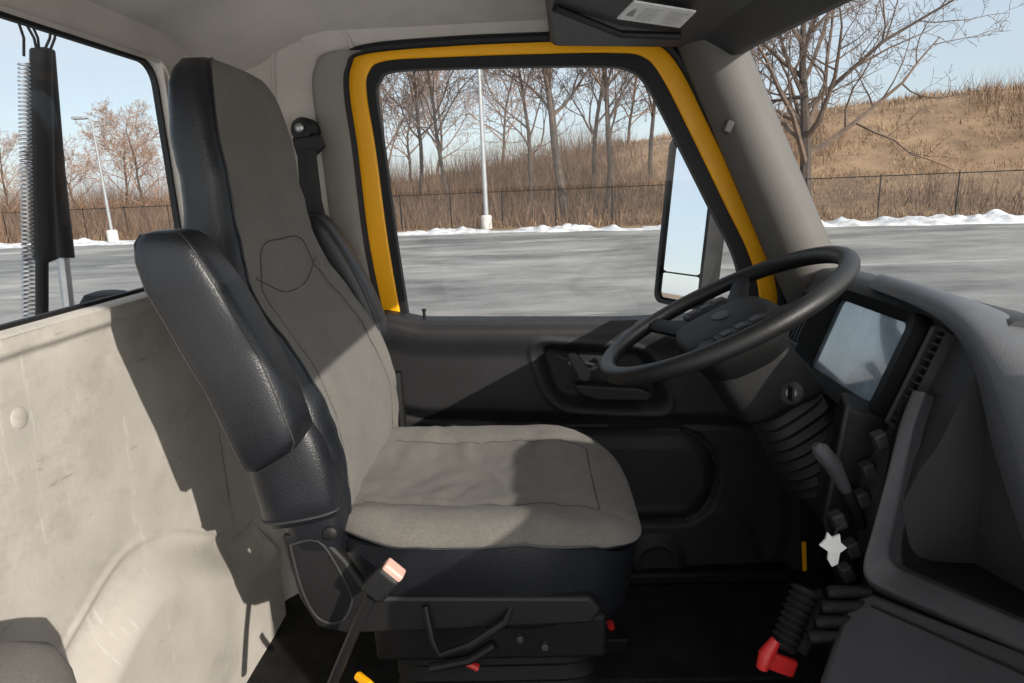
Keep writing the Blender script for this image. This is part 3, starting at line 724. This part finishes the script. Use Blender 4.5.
def tree(px, dist, H, r0, seed, label, spread=1., lean=0, tw='twig', levels=4, low=.25, nb0=15, group='bare trees behind the parking lot'):
    rnd = random.Random(seed)
    d0 = ray(px, 225); X = d0.x/d0.y*dist; gz = hill(X, dist)
    base = V((X, dist, gz-.1))
    root = thing('bare_tree', label, 'tree', base, group)
    T, Cn = MB(), MB()
    mn = .0095 if levels == 4 else .014
    def grow(p, d, L, r, lev):
        n = (10, 6, 5, 4, 3)[lev]; path = [p.copy()]; rad = [r]; q = p.copy(); d = d.normalized()
        for i in range(n):
            d = (d + V((rnd.gauss(0, 1), rnd.gauss(0, 1), rnd.gauss(0, .6)+.3))*(.07, .15, .19, .22, .24)[lev]).normalized()
            q = q+d*(L/n); path.append(q.copy()); rad.append(max(mn, r*(1-(i+1)/n*(.75 if lev == 0 else .82))))
        (T if lev == 0 else Cn).tube(path, rad, (8, 5, 4, 3, 3)[lev], cap=False)
        if lev >= levels: return
        nb = (nb0, 8, 6, 4)[lev]
        for k in range(nb):
            t_ = (low+(1-low)*(k+rnd.random())/nb) if lev == 0 else .2+.8*(k+rnd.random())/nb
            f = min(t_*n, n-.001); i = int(f); pp = path[i].lerp(path[i+1], f-i)
            tang = (path[i+1]-path[i]).normalized(); side = tang.orthogonal().normalized()
            side = Matrix.Rotation(k*2.4+rnd.random()*1.2, 3, tang) @ side
            an = math.radians(rnd.uniform(25, 60))*spread**.5
            nd = tang*math.cos(an)+side*math.sin(an)
            LL = L*(.50, .52, .5, .5)[lev]*(1.15-.6*t_)*rnd.uniform(.75, 1.2)*(spread if lev == 0 else 1)
            grow(pp, nd, LL, max(mn+.001, rad[i]*(.58 if lev == 0 else .5)), lev+1)
    grow(base, V((lean, 0, 1)), H, r0, 0)
    T.build('trunk', M['bark'], root); Cn.build('crown', M[tw], root, smooth=False)
TR_ = [
 (396, 40, 12, .15, 'slim bare tree nearest the left edge of the door window', .9, 0),
 (424, 45, 13, .16, 'bare tree second from the left in the door window', .9, .02),
 (452, 42, 13, .15, 'bare tree just left of the grey light pole', .9, -.16),
 (532, 37, 12, .14, 'leaning bare tree just right of the grey light pole', .9, -.12),
 (566, 36, 14, .25, 'thick trunked bare tree in the middle of the door window', .8, -.04),
 (594, 38, 13, .15, 'bare tree left member of the close pair near the mirror', .8, .03),
 (606, 36, 13, .18, 'bare tree right member of the close pair near the mirror', .8, .08),
 (650, 42, 12, .15, 'bare tree on the slope just beside the side mirror', .9, .05),
 (803, 30.5, 10.5, .30, 'large spreading bare tree seen through the windscreen', 1.55, .05),
 (722, 46, 10, .16, 'bare tree on the slope behind the dashboard pillar', 1, 0),
 (150, 46, 6.6, .11, 'reddish bare tree in the rear window nearest the seat', 1.2, 0),
 (130, 54, 6.5, .11, 'reddish bare tree right of the curved street lamp', 1.3, 0),
 (12, 52, 6.2, .11, 'reddish bare tree left of the hanging hoses', 1.3, 0),
 (80, 60, 5.5, .10, 'reddish bare tree left of the curved street lamp', 1.3, 0),
 (414, 57, 10, .13, 'distant bare tree low behind the left end of the door window', 1.1, 0),
 (440, 62, 10, .14, 'distant bare tree left of the grey light pole, behind the nearer ones', 1.1, 0),
 (505, 58, 10, .13, 'distant bare tree just right of the grey light pole, behind the leaning tree', 1.1, 0),
 (628, 56, 9, .13, 'distant bare tree on the slope between the close pair and the mirror', 1.1, 0),
]
for i, (px, ds, H, r0, lb, spd, ln) in enumerate(TR_):
    big = px == 803; far = ds > 55
    tree(px, ds, H, r0, 40+i, lb, spd, ln, 'twig2' if px < 200 or far else 'twig', low=.16 if big or px < 200 or far else .25, nb0=22 if big or far else 15, levels=3 if far else 4)

fe = thing('chain_link_fence', 'low dark chain link fence along the foot of the hill', 'fence', (0, edge(0)+2.5, GZ))
fx = [-30+2.6*k for k in range(26)]
mesh = MB(); mesh.grid([[V((x, edge(x)+2.4, hill(x, edge(x)+2.4)+dz)) for x in fx] for dz in (0.05, 1.75)]); mesh.build('fence_mesh', M['chain'], fe, smooth=False)
for x in fx:
    y = edge(x)+2.4; z = hill(x, y); MB().tube([V((x, y, z-.1)), V((x, y, z+1.85))], .03, 6).build('fence_post', M['dark'], fe)
MB().tube([V((x, edge(x)+2.4, hill(x, edge(x)+2.4)+1.76)) for x in fx], .022, 5).build('top_rail', M['dark'], fe)

def lamp(px, py, H, arm, label, r=.09):
    b = PZ(px, py, GZ); o = thing('street_lamp', label, 'street lamp', b)
    MB().tube([b+V((0, 0, -.05)), b+V((0, 0, .62)), b+V((0, 0, .68))], [.27, .27, .2], 16).build('base', M['concrete'], o)
    MB().tube([b+V((0, 0, .6)), b+V((0, 0, H))], [r, r*.65], 10).build('pole', M['galv'], o)
    tp = b+V((0, 0, H))
    MB().tube([tp-V((0, 0, .1)), tp+V((-arm*.4, 0, .25)), tp+V((-arm, 0, .3))], .05, 8).build('arm', M['galv'], o)
    MB().box(tp+V((-arm-.3, 0, .28)), (.7, .3, .14)).build('lamp_head', M['galv'], o, bevel=.04)
lamp(487, 229, 9.6, 1.2, 'grey light pole on white concrete base seen in the door window', .12)
lamp(114, 243, 6.0, .3, 'pale street lamp with short arm seen in the rear window', .08)

# ================================================================== LIGHT, SKY, CAMERA
az = math.radians(-48); el = math.radians(22.5)
Sd = V((math.cos(az)*math.cos(el), math.sin(az)*math.cos(el), math.sin(el)))
sl = bpy.data.lights.new('Sun', 'SUN'); sl.energy = 5.0; sl.angle = math.radians(.5); sl.color = (1, .93, .82)
so = bpy.data.objects.new('Sun', sl); COL.objects.link(so); so.rotation_euler = Sd.to_track_quat('Z', 'Y').to_euler()
w = bpy.data.worlds.new('World'); S.world = w; w.use_nodes = True
N = w.node_tree.nodes; L = w.node_tree.links
sky = N.new('ShaderNodeTexSky'); sky.sky_type = 'NISHITA'; sky.sun_disc = False
sky.sun_elevation = el; sky.sun_rotation = math.atan2(Sd.x, Sd.y); sky.air_density = 1.0; sky.dust_density = .6; sky.ozone_density = 1.5
bg = N['Background']; bg.inputs[1].default_value = .15
tc = N.new('ShaderNodeTexCoord'); mp = N.new('ShaderNodeMapping'); mp.inputs['Scale'].default_value = (1.2, 1.2, 5)
nz = N.new('ShaderNodeTexNoise'); nz.inputs['Scale'].default_value = 2.2; nz.inputs['Detail'].default_value = 8; nz.inputs['Roughness'].default_value = .55
cr = N.new('ShaderNodeValToRGB'); cr.color_ramp.elements[0].position = .38; cr.color_ramp.elements[1].position = .68
cr.color_ramp.elements[0].color = (.62, .62, .62, 1); cr.color_ramp.elements[1].color = (.95, .95, .95, 1)
mx = N.new('ShaderNodeMixRGB'); mx.inputs[2].default_value = (4.9, 5.5, 6.1, 1)
L.new(tc.outputs['Generated'], mp.inputs[0]); L.new(mp.outputs[0], nz.inputs['Vector']); L.new(nz.outputs['Fac'], cr.inputs[0])
L.new(cr.outputs[0], mx.inputs[0]); L.new(sky.outputs[0], mx.inputs[1])
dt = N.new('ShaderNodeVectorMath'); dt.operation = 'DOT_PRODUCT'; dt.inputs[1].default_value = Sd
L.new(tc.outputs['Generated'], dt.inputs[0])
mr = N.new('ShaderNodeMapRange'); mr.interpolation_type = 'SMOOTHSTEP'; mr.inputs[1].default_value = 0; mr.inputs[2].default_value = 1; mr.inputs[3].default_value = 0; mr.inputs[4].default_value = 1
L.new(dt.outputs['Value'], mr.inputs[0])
gl = N.new('ShaderNodeMixRGB'); gl.blend_type = 'ADD'; gl.inputs[2].default_value = (9.0, 8.2, 7.1, 1)  # extra sky glow on the unseen sun side, added to fill the cab
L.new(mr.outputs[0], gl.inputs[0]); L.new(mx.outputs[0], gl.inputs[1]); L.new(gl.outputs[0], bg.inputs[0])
cam = bpy.data.cameras.new('Camera'); co = bpy.data.objects.new('Camera', cam); COL.objects.link(co)
cam.sensor_width = 36; cam.lens = F/1024*36; cam.clip_start = .02; cam.clip_end = 5000
co.matrix_world = Matrix.Translation((0, 0, ZC)) @ R.to_4x4()
S.camera = co
S.view_settings.view_transform = 'Standard'; S.view_settings.look = 'None'; S.view_settings.exposure = 0
